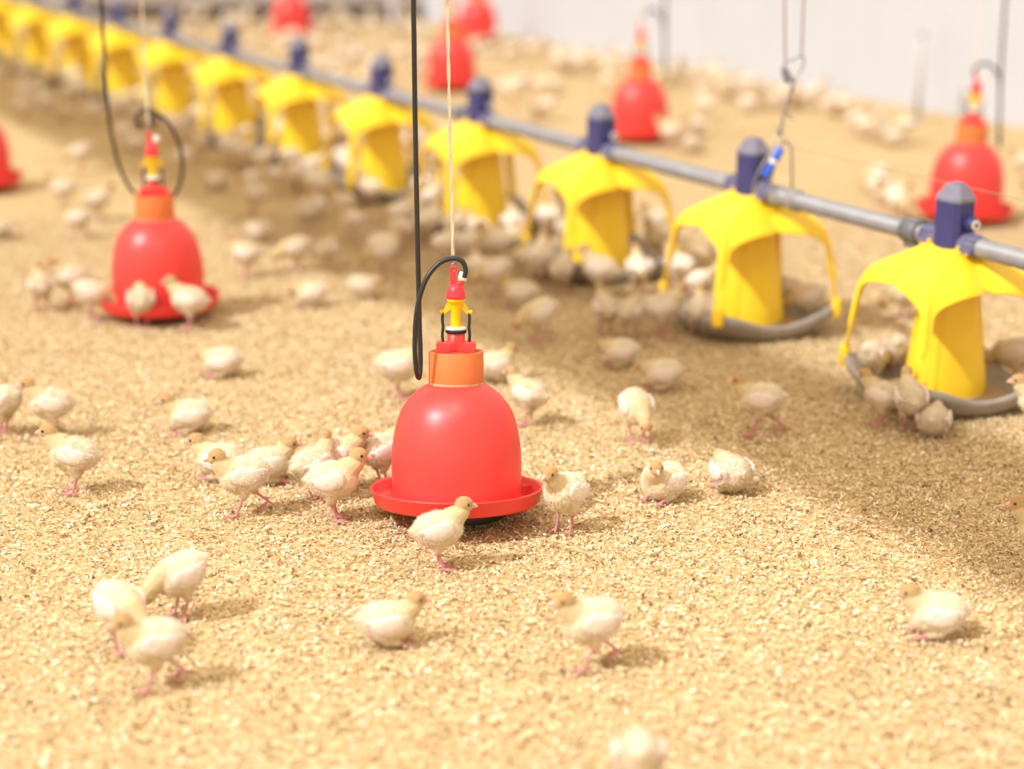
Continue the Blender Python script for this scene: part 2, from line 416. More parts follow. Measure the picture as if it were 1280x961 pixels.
def rope(name, label, P, rad, twist=False, knot=None, group='cream hanging ropes'):
    m = MB(); P = [Vector(q) for q in P]
    # two laid strands
    n = 160
    for s in (0, math.pi):
        pts = []
        for i in range(n + 1):
            t = i / n * (len(P) - 1); k = min(int(t), len(P) - 2); f = t - k
            q = P[k].lerp(P[k + 1], f)
            a = i * .33 + s
            pts.append(q + Vector((math.cos(a), math.sin(a), 0)) * rad * .36)
        m.tube(pts, rad * .64, 6)
    if knot:
        for dx, dz, rr, ax in ((.0, .016, .007, 0), (.003, .0, .0075, 1), (.008, -.004, .007, 2), (-.002, .008, .006, 1)):
            c = Vector(knot) + Vector((dx, -.003, dz))
            ring = []
            for a in np.linspace(0, 2 * math.pi, 15)[:-1]:
                u = (math.cos(a) * rr, math.sin(a) * rr)
                ring.append(c + (Vector((u[0], u[1] * .4, u[1])) if ax == 0 else Vector((u[0], u[1], u[1] * .5)) if ax == 1 else Vector((u[1] * .5, u[0], u[1]))))
            m.tube(ring, .0030, 7, closed=True)
        m.tube([Vector(knot) + Vector((-.004, -.004, .0)), Vector(knot) + Vector((-.006, -.004, .016)), Vector(knot) + Vector((-.005, -.004, .03))], .0028, 7)
        m.tube([Vector(knot) + Vector((.006, -.004, .0)), Vector(knot) + Vector((.012, -.005, .004)), Vector(knot) + Vector((.013, -.005, -.004))], .0030, 7)
    return tag(m.build(name, M['rope']), label, 'rope', group)
def dl(root, x, z, y=0): return root.matrix_basis @ Vector((x, y, z))
top = dl(d_c, -.006, .581)
kz = .30 + (481 - 38) * .0017 * 1.035
rope('hanging_rope', 'cream rope with a knot holding up the central red drinker',
     [top, root_k := Vector((d_c.location.x + (560 - 568) * .0017, top.y, d_c.location.z + kz)), Vector((d_c.location.x - .017, top.y, 2.6))], .0042, knot=root_k)
for r, lab, dx, rad in ((d_l, 'cream rope holding up the drinker left of the central one', -.010, .0042), (d_r, 'thin pale rope over the drinker behind the nearest navy hopper', .004, .003),
                   (d_f, 'thin pale rope over the drinker with a poult at its right side', .0, .003), (d_m, 'thin pale rope over the far drinker behind the knotted rope', .0, .003),
                   (d_b, 'pale rope over the blurred drinker before the dark partition', 0, .003), (d_w, 'pale rope over the drinker at the foot of the white wall', 0, .003)):
    t0 = dl(r, -.006, .581); rope('hanging_rope', lab, [t0, Vector((t0.x + dx * .5, t0.y, 1.2)), Vector((t0.x + dx, t0.y, 2.6))], rad)

# ------------------------------------------------------------------ feeding line
FR = .267
RID = [(.14, 1.515), (.30, 1.495), (.46, 1.435), (.62, 1.345), (.75, 1.235), (.83, 1.12), (.875, 1.00), (.91, .83), (.945, .63), (.98, .42), (1.0, .30)]
RID = [(r * FR, z * FR) for r, z in RID]
rid = [(v.x, v.y) for v in catmull([(r, z, 0) for r, z in RID], 4)]
L_ = [0]
for i in range(1, len(rid)): L_.append(L_[-1] + math.hypot(rid[i][0] - rid[i - 1][0], rid[i][1] - rid[i - 1][1]))
def rid_at(t):
    s = t * L_[-1]
    for i in range(1, len(rid)):
        if L_[i] >= s - 1e-9:
            f = (s - L_[i - 1]) / (L_[i] - L_[i - 1] + 1e-12)
            return (rid[i - 1][0] + (rid[i][0] - rid[i - 1][0]) * f, rid[i - 1][1] + (rid[i][1] - rid[i - 1][1]) * f)
    return rid[-1]

LEG0 = 36
CR = [(.068, .026), (-.068, .026), (-.068, -.026), (.068, -.026)]
def canopy_mesh():
    m = MB(); tm = .45; nt_, nv = 46, 16
    for k in range(4):
        la = math.radians(LEG0 + 90 * k)
        P = []
        for i in range(nt_ + 1):
            t = i / nt_
            t = tm * (t / .45) if t < .45 else tm + (1 - tm) * ((t - .45) / .55) ** 1.6
            r, z = rid_at(t)
            lw = (.0145 + .004 * max(0, 1 - t)) / r if r > .03 else .5
            if t <= tm: hw = math.pi / 4
            else:
                q = (t - tm) / (1 - tm); q0 = .24
                hw = lw + (math.pi / 4 - lw) * (1 - math.sqrt(max(0, 1 - (1 - min(q, q0) / q0) ** 2)))
            row = []
            for j in range(nv + 1):
                v = -1 + 2 * j / nv; a = v * hw
                mult = 1 - .23 * min(1, abs(a) / (math.pi / 4)) + .022 * math.exp(-(a * r / .007) ** 2)
                if t > .8: mult = 1 - .05 * abs(a) / (math.pi / 4)
                zz = z - .004 * (1 - math.cos(a * 2)) + .003 * math.exp(-(a * r / .006) ** 2)
                # the crown is a narrow bar along the pipe; its corners carry the four folds
                c0 = CR[k]; c1 = CR[(k + 1) % 4] if v > 0 else CR[(k - 1) % 4]
                bx = c0[0] + (c1[0] - c0[0]) * abs(v) * .5; by = c0[1] + (c1[1] - c0[1]) * abs(v) * .5
                w = min(1, t / .42); w = w * w * (3 - 2 * w) * .55 + w * .45
                row.append((bx * (1 - w) + r * mult * math.cos(la + a) * w, by * (1 - w) + r * mult * math.sin(la + a) * w, zz))
            P.append(row)
        m.grid(P)
    # crown strip under the pipe and its small teeth
    m.box((0, 0, .4005), (.134, .050, .006))
    for s in (-1, 1):
        for x in (-.085, -.055, .055, .085):
            m.box((x, s * .026, .409 - abs(x) * .05), (.010, .016, .018), bev=.0015)
    for k in range(4):
        la = math.radians(LEG0 + 90 * k); R = Matrix.Rotation(la, 4, 'Z')
        m.box(R @ Vector((FR * .995, 0, .092)), (.024, .032, .056), R, bev=.008)
        m.box(R @ Vector((FR * .965, .0, .075)), (.030, .022, .014), R, bev=.003)
    me = m.mesh('canopy', M['yellow'])
    bm = bmesh.new(); bm.from_mesh(me); bmesh.ops.remove_doubles(bm, verts=bm.verts, dist=.0004); bm.to_mesh(me); bm.free()
    me.set_sharp_from_angle(angle=math.radians(24))
    return me

def pan_mesh():
    m = MB(); n = 120; rows = []
    def rim(phi):
        c = abs(math.cos(2 * (phi - math.radians(LEG0))))
        k = c ** 2.6
        return (FR * (.765 + .225 * k), FR * (.185 + .165 * k))
    prof = [(0.0, .012), (.55, .012), (.66, .018)]
    P = []
    def ringr(r, z): return [(r * FR * math.cos(2 * math.pi * j / n), r * FR * math.sin(2 * math.pi * j / n), z) for j in range(n)]
    P.append(ringr(.02, .004)); P.append(ringr(.60, .004)); P.append(ringr(.70, .010))
    for t in (.35, .7, 1.0):
        row = []
        for j in range(n):
            ph = 2 * math.pi * j / n; r, z = rim(ph)
            rr = FR * .70 + (r - FR * .70) * math.sin(t * math.pi / 2) ** .9; zz = .010 + (z - .010) * t
            row.append((rr * math.cos(ph), rr * math.sin(ph), zz))
        P.append(row)
    row = []
    for j in range(n):
        ph = 2 * math.pi * j / n; r, z = rim(ph); row.append(((r - .012) * math.cos(ph), (r - .012) * math.sin(ph), z + .001))
    P.append(row)
    row = []
    for j in range(n):
        ph = 2 * math.pi * j / n; r, z = rim(ph); rr = FR * .66 + (r - .02 - FR * .66) * .55; row.append((rr * math.cos(ph), rr * math.sin(ph), .02 + (z - .02) * .5))
    P.append(row)
    P.append(ringr(.62, .020)); P.append(ringr(.3, .026))
    m.grid(P, True)
    return m.mesh('pan', M['grey_pan'])

def cone_mesh():
    m = MB()
    m.lathe([(.1025, .022), (.1035, .036), (.0995, .075), (.0935, .13), (.085, .20), (.076, .27), (.068, .33), (.062, .385)], 48, caps=False)
    for k in range(4):
        a = math.radians(LEG0 + 90 * k); c, s = math.cos(a), math.sin(a)
        m.tube([(.1035 * c, .1035 * s, .03), (.0995 * c, .0995 * s, .075), (.085 * c, .085 * s, .20), (.068 * c, .068 * s, .33)], .0035, 6)
    return m.mesh('feed_cone', M['yellow'])

PZ = .415      # pipe axis height
def hopper_parts(root):
    m = MB()
    lx, ly = .046, .034     # half sizes along / across the pipe
    def ring(ax, ay, z, ch):
        return [(ax - ch, -ay, z), (ax, -ay + ch, z), (ax, ay - ch, z), (ax - ch, ay, z), (-ax + ch, ay, z), (-ax, ay - ch, z), (-ax, -ay + ch, z), (-ax + ch, -ay, z)]
    P = [ring(lx, ly, PZ - .020, .012), ring(lx, ly, PZ + .106, .012)]
    m.grid(P, True, smooth=False)
    b = m.build('hopper_body', M['navy'], root); m = MB()
    # saddle gripping the pipe
    m.tube([(-.105, 0, PZ), (-.05, 0, PZ), (.05, 0, PZ), (.105, 0, PZ)], [.0268, .0272, .0272, .0268], 28)
    for s in (-1, 1):
        for a in (-50, 0, 50):
            R = Matrix.Rotation(math.radians(a), 4, 'X')
            m.box(R @ Vector((s * .08, 0, .0275)) + Vector((0, 0, PZ)), (.045, .006, .009), R, bev=.0015)
        m.box((s * .078, -.029, PZ - .008), (.045, .010, .016), bev=.002); m.box((s * .078, .029, PZ - .008), (.045, .010, .016), bev=.002)
    m.build('pipe_saddle', M['saddle'], root)
    c = MB()
    P = [ring(lx + .001, ly + .001, PZ + .104, .012), ring(lx + .001, ly + .001, PZ + .112, .012), ring(lx * .62, ly * .62, PZ + .142, .010), ring(lx * .55, ly * .55, PZ + .145, .008)]
    c.grid(P, True, smooth=False); c.add(P[-1], [tuple(range(8))], smooth=False)
    c.box((-.004, -.004, PZ + .146), (.035, .016, .008), bev=.002)
    c.build('hopper_cap', M['cap'], root)
    k = MB(); k.tube([(-lx + .004, -.006, PZ + .052), (-lx - .020, -.006, PZ + .052), (-lx - .026, -.006, PZ + .052)], [.0185, .0185, .0160], 24)
    kn = k.build('adjuster_knob', M['navy'], root)
    d = MB(); d.tube([(-lx - .0255, -.006, PZ + .052), (-lx - .0285, -.006, PZ + .052)], .0130, 24); d.build('knob_face', M['clear'], kn)
    d = MB(); d.tube([(-lx - .028, -.006, PZ + .052), (-lx - .0295, -.006, PZ + .052)], .0055, 16); d.build('knob_hole', M['black'], kn)

ME_CAN, ME_PAN, ME_CONE = canopy_mesh(), pan_mesh(), cone_mesh()
ang = math.atan2(DIR.y, DIR.x)
def make_feeder():
    r = empty('turkey_feeder', (0, 0, 0), ang)
    p_ = link(ME_PAN, 'pan', r)
    c = link(ME_CAN, 'canopy', r); solid(c, .004)
    link(ME_CONE, 'feed_cone', r)
    hopper_parts(r)
    fd = MB(); fd.lathe([(.1030, .032), (.13, .030), (.16, .024)], 40, caps=False); fd.build('feed', M['litter_feed'], p_)
    return r
M['litter_feed'] = mat('feed_crumbs', (.36, .24, .12, 1), .9, noise=.4, nscale=220, bump=.8)
ORD = ['nearest', 'second', 'third', 'fourth', 'fifth', 'sixth', 'seventh', 'eighth', 'ninth', 'tenth', 'eleventh', 'twelfth', 'last']
SP = .848
FLAB = ['yellow pan feeder with navy hopper, nearest one, cut off by the right edge',
        'yellow pan feeder with grey pan under the wire hanger, second from the right',
        'yellow pan feeder third from the right, a red drinker just beyond it']
f_proto = make_feeder(); FE = []
for i in range(13):
    o = f_proto if i == 0 else copy_tree(f_proto)
    o.location = line(i * SP + (.022 if i else 0))
    lab = FLAB[i] if i < 3 else 'yellow pan feeder with navy hopper, %s from the right on the pipe' % ORD[i]
    if i == 12: lab = 'blurred yellow feeder in the top left corner, farthest along the pipe'
    tag(o, lab, 'feeder', 'yellow pan feeders along the pipe'); FE.append(o)

# the auger pipe
pr = empty('feed_pipe', line(-2.5, PZ), ang)
m = MB(); m.tube([(0, 0, 0), (7, 0, 0), (13.6, 0, 0)], .0245, 28); m.build('pipe', M['pipe'], pr)
for i in range(13):
    if i % 3 == 0:
        cl = MB(); x = 2.5 + i * SP + .150
        cl.tube([(x - .03, 0, 0), (x + .03, 0, 0)], .0315, 24); cl.box((x, 0, -.028), (.05, .03, .03), bev=.004); cl.box((x, -.030, 0), (.05, .012, .03), bev=.003)
        cl.build('pipe_clamp', M['dark_grey'], pr)
    if i % 3 == 1:
        cl = MB(); x = 2.5 + i * SP - .13
        cl.tube([(x - .075, 0, 0), (x - .07, 0, 0), (x - .045, 0, 0), (x - .04, 0, 0)], [.026, .0315, .0315, .026], 24)
        cl.tube([(x + .0, 0, 0), (x + .006, 0, 0), (x + .045, 0, 0), (x + .05, 0, 0)], [.026, .030, .030, .026], 24); cl.build('pipe_coupling', M['pipe'], pr)
tag(pr, 'long grey metal feed pipe running over all the yellow feeders', 'pipe')

# wire hanger that carries the pipe by the second feeder
hb = line((g(985, 243, PZ) - L0).dot(DIR), PZ)
hg = empty('line_hanger', hb)
sc = .00233
def hp(px, py, y=0.0):
    q = at_depth(px, py, hb.y + y) - hb; return (q.x, q.y, q.z)
m = MB()
m.tube(catmull([hp(975, 243, -.03), hp(966, 236, -.03), hp(964, 222, -.02), hp(970, 200, -.01), hp(977, 181), hp(981, 176), hp(986, 180), hp(989, 186), hp(990, 205), hp(990, 236, .01)], 6), .0036, 8)
m.build('wire_bracket', M['wire'], hg)
m = MB(); m.tube([hp(955, 223, -.035), hp(958, 218, -.035), hp(965, 206, -.035), hp(967, 203, -.035), hp(969, 199.5, -.035), hp(975, 186, -.035), hp(976, 184, -.035)], [.007, .0115, .0125, .0115, .0125, .0125, .008], 14)
m.build('insulator_grip', M['blue'], hg)
m = MB(); m.tube([hp(965.4, 204.6, -.035), hp(968.3, 199.6, -.035)], .0132, 14); m.build('grip_band', M['clear'], hg)
m = MB(); m.tube(catmull([hp(953, 226, -.035), hp(949, 232, -.035), hp(945, 240, -.03), hp(941, 238, -.03), hp(943, 228, -.03), hp(950, 212, -.03), hp(960, 195, -.025), hp(968, 178, -.02), hp(974, 165, -.01)], 6), .0030, 8); m.build('lower_hook', M['wire'], hg)
m = MB()
for s in (0, 1.0):
    pts = [Vector(hp(972 + (993 - 972) * t + 2.0 * math.sin(t * 9 + s * 3.1), 172 + (97 - 172) * t, -.01 + .004 * math.cos(t * 9 + s * 3.1))) for t in np.linspace(0, 1, 40)]
    m.tube(pts, .0028, 7)
m.tube(catmull([hp(981, 140), hp(986, 147), hp(991, 149), hp(985, 142)], 5), .0016, 6)
m.ellipsoid(hp(975, 167), (.010, .008, .006), sub=2)
m.build('twisted_cable', M['wire'], hg)
m = MB(); m.tube(catmull([hp(993, 98), hp(988, 95), hp(985, 88), hp(981, 84), hp(982, 78), hp(992, 74), hp(1001, 70), hp(1005, 74), hp(1003, 84), hp(998, 93), hp(993, 98)], 5), .0030, 8); m.build('wire_ring', M['wire'], hg)
m = MB()
pl = [hp(976, 84), hp(985, 89), hp(993, 99), hp(990, 104), hp(981, 105), hp(978, 96)]
m.add([(x, -.004, z) for x, y, z in pl] + [(x, .004, z) for x, y, z in pl], [tuple(range(6)), tuple(reversed(range(6, 12)))] + [(i, (i + 1) % 6, 6 + (i + 1) % 6, 6 + i) for i in range(6)], smooth=False)
m.build('pulley_plate', M['cap'], hg)
tag(hg, 'twisted wire hanger with a bright blue grip holding the feed pipe', 'hanger')
for (x0, y0, x1), lab in (((981.5, 82, 981), 'left of the two thin cords rising from the pipe hanger'), ((1002, 71, 1005), 'right of the two thin cords rising from the pipe hanger')):
    a = hb + Vector(hp(x0, y0)); b = hb + Vector(hp(x1, -10)); c = a + (b - a) * ((2.6 - a.z) / (b.z - a.z))
    m = MB(); m.tube([a, a.lerp(c, .5), c], .0026, 8)
    tag(m.build('hanging_line', mat('pinkish_cord', (.50, .36, .29, 1), .8)), lab, 'cord', 'cords of the pipe hanger')
# thin wire over the pipe
w0 = hb + Vector(hp(989, 184)); 
m = MB(); w1 = line(-2.5, w0.z + .01); m.tube([w0, w0.lerp(w1, .5) - Vector((0, 0, .006)), w1], .0011, 6)
tag(m.build('guard_wire', M['thin_wire']), 'thin wire strung above the grey pipe over the nearest navy hopper', 'wire')
# grey pipe on the wall, light post at the partition
q = g(1146, 152); m = MB()
m.tube([(q.x, q.y, 0), (q.x, q.y, .2), (q.x, q.y, .44)], .017, 16); m.tube([(q.x, q.y, .44), (q.x, q.y, .46)], [.020, .018], 16); m.lathe([(.03, 0), (.03, .008), (.018, .012)], 20, c=(q.x, q.y), caps=False)
tag(m.build('standing_pipe', M['post']), 'thin grey pipe standing upright before the white wall', 'pipe')
q = g(492, 43); m = MB(); m.lathe([(.05, 0), (.05, .01), (.026, .014), (.026, .5), (.024, 1.6)], 18, c=(q.x, q.y))
tag(m.build('support_post', M['post']), 'pale grey post standing before the dark partition', 'post')

# ------------------------------------------------------------------ turkey poults
CB = dict(body=(.80, .685, .49), back=(.82, .71, .55), neck=(.68, .53, .30), head=(.50, .29, .11), face=(.60, .40, .22), thigh=(.78, .65, .45), leg=(.64, .27, .27), belly=(.74, .615, .40), wing=(.82, .70, .61))
def cap_pts(a, b, ra, rb, n=9):
    a, b = Vector(a), Vector(b)
    return [(a.lerp(b, i / (n - 1)), ra + (rb - ra) * i / (n - 1)) for i in range(n)]

POSES = {}
def pose_def(kind):
    """balls (centre, radii, rotation, colour) for the body of one pose; beak and eye frame; wing height"""
    B = []; lie = kind.startswith('lie') or kind == 'rest'
    dz = -.043 if lie else 0.0
    pit = {'feed': .30, 'stand': -.20, 'walk': .02, 'preen': -.05, 'turn': -.2, 'lie': .0, 'lie_turn': 0, 'rest': .05}[kind]
    R = Matrix.Rotation(pit, 3, 'Y'); c0 = Vector((0, 0, .085 + dz))
    def T(x, y, z): return c0 + R @ Vector((x, y, z))
    wide = 1.12 if lie else 1.0
    B.append((T(-.001, 0, .001), (.043, .038 * wide, .0385), R, 'body'))
    B.append((T(.018, 0, .001), (.034, .0345 * wide, .035), R, 'body'))
    B.append((T(-.018, 0, .004), (.033, .0335 * wide, .0335), R, 'back'))
    B.append((T(-.038, 0, .007), (.017, .019, .017), R, 'back'))
    B.append((T(-.049, 0, .009), (.010, .011, .008), R, 'back'))
    B.append((T(.004, 0, -.012), (.040, .030 * wide, .029), R, 'belly'))
    nb = T(.030, 0, .014)
    if kind in ('stand', 'walk'): hd = Vector((.052, 0, .137 + (.0 if kind == 'stand' else -.008)))
    elif kind == 'turn': hd = Vector((.043, .016, .137))
    elif kind == 'feed': hd = Vector((.069, 0, .058))
    elif kind == 'preen': hd = Vector((.022, .038, .112))
    elif kind == 'lie': hd = Vector((.054, 0, .084))
    elif kind == 'lie_turn': hd = Vector((.047, .018, .087))
    else: hd = Vector((.057, .0, .062))
    yaw = {'turn': 1.0, 'lie_turn': .95, 'preen': 2.5}.get(kind, 0.0)
    tilt = {'feed': .75, 'preen': .5, 'rest': .25}.get(kind, .10)
    HR = (Matrix.Rotation(yaw, 3, 'Z') @ Matrix.Rotation(tilt, 3, 'Y'))
    mid = nb.lerp(hd, .55) + Vector((.006, 0, -.002))
    for q, r in cap_pts(nb, mid, .0260, .0172, 6): B.append((q, (r, r * .94, r), None, 'neck'))
    for q, r in cap_pts(mid, hd + HR @ Vector((-.004, 0, -.003)), .0172, .0128, 6): B.append((q, (r, r * .92, r), None, 'neck'))
    B.append((hd, (.0190, .0150, .0158), HR, 'head'))
    B.append((hd + HR @ Vector((.009, 0, -.004)), (.0112, .0115, .0098), HR, 'face'))
    legs = []
    if not lie:
        if kind == 'walk': spec = ((.016, (.004, .044), (.020, .004), 0), (-.016, (-.022, .044), (-.052, .018), 1))
        else: spec = ((.0165, (-.006, .042), (.004, .004), 0), (-.0165, (-.004, .042), (.008, .004), 0))
        for y, (kx, kz), (fx, fz), up in spec:
            for q, r in cap_pts((.002 if not up else -.008, y, .072), (kx, y, kz), .0185, .0075, 8): B.append((q, (r, r, r), None, 'thigh'))
            for q, r in cap_pts((kx, y, kz), (fx, y, fz), .0036, .0029, 16): B.append((q, (r, r, r), None, 'leg'))
            B.append((Vector((kx, y, kz)), (.0042, .0042, .0045), None, 'leg'))
            for ta, tl in ((-.55, .019), (0, .023), (.55, .019), (math.pi, .011)):
                dv = Vector((math.cos(ta) * tl, math.sin(ta) * tl, -.0012 if not up else -tl * .8))
                for q, r in cap_pts((fx, y, fz), Vector((fx, y, fz)) + dv, .0028, .0018, 10): B.append((q, (r, r, max(r, .0020)), None, 'leg'))
    else:
        for y in (.022, -.022):
            for ta, tl in ((-.5, .016), (0, .02), (.5, .016)):
                a = Vector((.030, y, .004))
                for q, r in cap_pts(a, a + Vector((math.cos(ta) * tl, math.sin(ta) * tl, -.001)), .0030, .0020, 8): B.append((q, (r, r, r), None, 'leg'))
            for q, r in cap_pts((0, y, .016), (.030, y, .005), .012, .004, 6): B.append((q, (r, r, r), None, 'thigh' if r > .006 else 'leg'))
    return B, hd, HR, T, R, lie

def remesh(mb_, vox, smooth):
    me = mb_.mesh('tmp', M['down']); o = link(me, 'tmp')
    r = o.modifiers.new('r', 'REMESH'); r.mode = 'VOXEL'; r.voxel_size = vox; r.use_smooth_shade = True
    s = o.modifiers.new('s', 'SMOOTH'); s.iterations = smooth; s.factor = .5
    dg = bpy.context.evaluated_depsgraph_get(); ev = o.evaluated_get(dg)
    out = bpy.data.meshes.new_from_object(ev); bpy.data.objects.remove(o); bpy.data.meshes.remove(me)
    return out

def paint(me, B, skip=()):
    n = len(me.vertices); co = np.empty(n * 3); me.vertices.foreach_get('co', co); co = co.reshape(-1, 3)
    W = np.zeros(n); col = np.zeros((n, 3)); best = np.full(n, 1e9); kind = np.zeros(n, int); names = list(CB)
    for c, r, R, k in B:
        d = co - np.array(c)
        if R is not None: d = d @ np.array(R)
        q = np.linalg.norm(d / np.array(r), axis=1) - 1
        sd = q * min(r)
        w = np.exp(-np.clip(sd, -.004, 1) / .0022) * (1.0 if k not in ('leg',) else 1.6)
        W += w; col += w[:, None] * np.array(CB[k])
        bt = sd < best; best[bt] = sd[bt]; kind[bt] = names.index(k)
    col /= W[:, None]
    leg = kind == names.index('leg'); col[leg] = CB['leg']
    nz = np.sin(co[:, 0] * 310 + 3 * np.sin(co[:, 1] * 200)) * np.sin(co[:, 2] * 260 + co[:, 1] * 330)
    col[~leg] *= (1 + .035 * nz[~leg])[:, None]
    return co, col, kind, names

def set_col(me, col):
    A = np.ones((len(col), 4), dtype=np.float32); A[:, :3] = np.clip(col, 0, .96)
    at = me.color_attributes.new('Col', 'FLOAT_COLOR', 'POINT'); at.data.foreach_set('color', A.reshape(-1))

def add_fuzz(me, co, col, kind, names, B, count, ln, seed, name='turkey_poult'):
    """short tufts of down standing off the skin, flowing towards the tail"""
    R = np.random.default_rng(seed)
    ok = np.where((kind != names.index('leg')) & (kind != names.index('face')))[0]
    nr = np.empty(len(co) * 3); me.vertices.foreach_get('normal', nr); nr = nr.reshape(-1, 3)
    pick = R.choice(ok, count, replace=True)
    b = co[pick]; nn = nr[pick]
    flow = np.array([-1.0, 0, -.25]) + R.normal(0, .45, (count, 3))
    dirn = nn * R.uniform(.25, .75, count)[:, None] + flow * .6; dirn /= np.linalg.norm(dirn, axis=1)[:, None]
    hl = ln * R.uniform(.5, 1.25, count); hl[(kind[pick] == names.index('head')) | (kind[pick] == names.index('neck'))] *= .5
    sd = np.cross(dirn, nn); sd /= (np.linalg.norm(sd, axis=1)[:, None] + 1e-9)
    w = .00055
    b = b - nn * .0008
    v = np.stack([b - sd * w, b + sd * w, b + dirn * hl[:, None]], 1).reshape(-1, 3)
    c = np.repeat(np.clip(col[pick] * R.uniform(.93, 1.10, count)[:, None], 0, .96), 3, 0)
    V = np.concatenate([co, v]); Cc = np.concatenate([col, c])
    faces = [tuple(p.vertices) for p in me.polygons]; o = len(co)
    faces += [(o + 3 * i, o + 3 * i + 1, o + 3 * i + 2) for i in range(count)]
    m2 = bpy.data.meshes.new(name); m2.from_pydata(V.tolist(), [], faces)
    m2.polygons.foreach_set('use_smooth', [True] * len(faces)); m2.update(); m2.materials.append(M['down'])
    set_col(m2, Cc); bpy.data.meshes.remove(me); return m2

def wing_mb(T, R, s, lie):
    """folded wing on one side: rounded shoulder and a fan of overlapping feathers"""
    m = MB(); y0 = .0345 * (1.12 if lie else 1)
    def bl(x, y, z, r, ry=0, rz=0):
        Q = R @ Matrix.Rotation(s * rz, 3, 'Z') @ Matrix.Rotation(ry, 3, 'Y')
        m.ellipsoid(T(x, s * y, z), r, Q, sub=2)
    bl(.010, y0 - .0005, .007, (.022, .0060, .0195), .15, -.10)
    bl(-.006, y0 + .0008, .005, (.027, .0062, .0185), .22, .02)
    for i in range(6):
        f = i / 5
        bl(-.017 - .005 * (1 - f), y0 - .0035 - .0006 * i, .010 - .024 * f, (.022 - .003 * f, .0040, .0066), .16 + .30 * f, .20)
    return m
WCOL = np.array(CB['wing'])
def wing_mesh(T, R, s, lie, fuzzy=False):
    me = wing_mb(T, R, s, lie).mesh('wing', M['down'])
    n = len(me.vertices); co = np.empty(n * 3); me.vertices.foreach_get('co', co); co = co.reshape(-1, 3)
    isl = np.arange(n) // 162
    col = WCOL * (1 + .05 * np.sin(isl * 2.4))[:, None] * np.ones((n, 1))
    if not fuzzy:
        set_col(me, col); return me
    return add_fuzz(me, co, col, np.zeros(n, int), ['wing', 'leg', 'face', 'head', 'neck'], None, 1600, .0060, 3, 'wing')

def beak_eye(hd, HR):
    bk = MB()
    bk.tube([hd + HR @ Vector(q) for q in ((.014, 0, -.001), (.019, 0, -.0015), (.025, 0, -.0035), (.0285, 0, -.0060))], [.0052, .0044, .0028, .0008], 10)
    bk.tube([hd + HR @ Vector(q) for q in ((.014, 0, -.0045), (.020, 0, -.0055), (.0255, 0, -.0068))], [.0040, .0030, .0008], 10)
    ey = [MB().ellipsoid(hd + HR @ Vector((.0075, s * .0128, .0018)), (.0031, .0020, .0031), HR, sub=2) for s in (-1, 1)]
    return bk.mesh('beak', M['beak']), [e.mesh('eye', M['eye']) for e in ey]

for i, kind in enumerate(('stand', 'walk', 'feed', 'turn', 'preen', 'lie', 'lie_turn', 'rest')):
    B, hd, HR, T, R, lie = pose_def(kind)
    src = MB()
    for c, r, Rm, k in B: src.ellipsoid(c, r, Rm, sub=2)
    me = remesh(src, .0014, 4)
    co_, col, kd, names = paint(me, B)
    me = add_fuzz(me, co_, col, kd, names, B, 12000, .0066, i)
    root = link(me, 'turkey_poult')
    for s in (-1, 1): link(wing_mesh(T, R, s, lie, True), 'wing', root)
    bk, ey = beak_eye(hd, HR)
    link(bk, 'beak', root)
    for e in ey: link(e, 'eye', root)
    POSES[kind] = [root, None, False]
    # plain version for birds that are only a few blurred pixels
    low = MB()
    for c, r, Rm, k in B: low.ellipsoid(c, r, Rm, sub=1)
    ml = remesh(low, .0030, 1)
    co_, col, kd, names = paint(ml, B)
    wn = [wing_mesh(T, R, s, lie) for s in (-1, 1)]
    V = co_.tolist(); Fc = [tuple(p.vertices) for p in ml.polygons]; Cc = [col]
    for w in wn:
        o = len(V); V += [v.co[:] for v in w.vertices]; Fc += [tuple(j + o for j in p.vertices) for p in w.polygons]
        Cc.append(np.tile(WCOL, (len(w.vertices), 1))); bpy.data.meshes.remove(w)
    m2 = bpy.data.meshes.new('turkey_poult'); m2.from_pydata(V, [], Fc); m2.polygons.foreach_set('use_smooth', [True] * len(Fc)); m2.update()
    m2.materials.append(M['down']); set_col(m2, np.concatenate(Cc)); bpy.data.meshes.remove(ml)
    POSES[kind][1] = m2

TAKEN = []
def poult(px, py, az, kind, label, scale=1.0, group=None, low=False, z=.004, loc=None):
    if loc is None: loc = g(px, py)
    if low:
        o = link(POSES[kind][1], 'turkey_poult')
    else:
        src = POSES[kind]
        if src[2]: o = copy_tree(src[0])
        else: o = src[0]; src[2] = True
    if any((Vector((loc.x, loc.y, 0)) - f.location).length < FR * .72 for f in FE): z = .024     # standing in a feed pan
    o.location = (loc.x, loc.y, z); o.rotation_euler = (0, 0, math.radians(az)); o.scale = (scale,) * 3
    tag(o, label, 'poult', group); TAKEN.append((loc.x, loc.y))
    return o

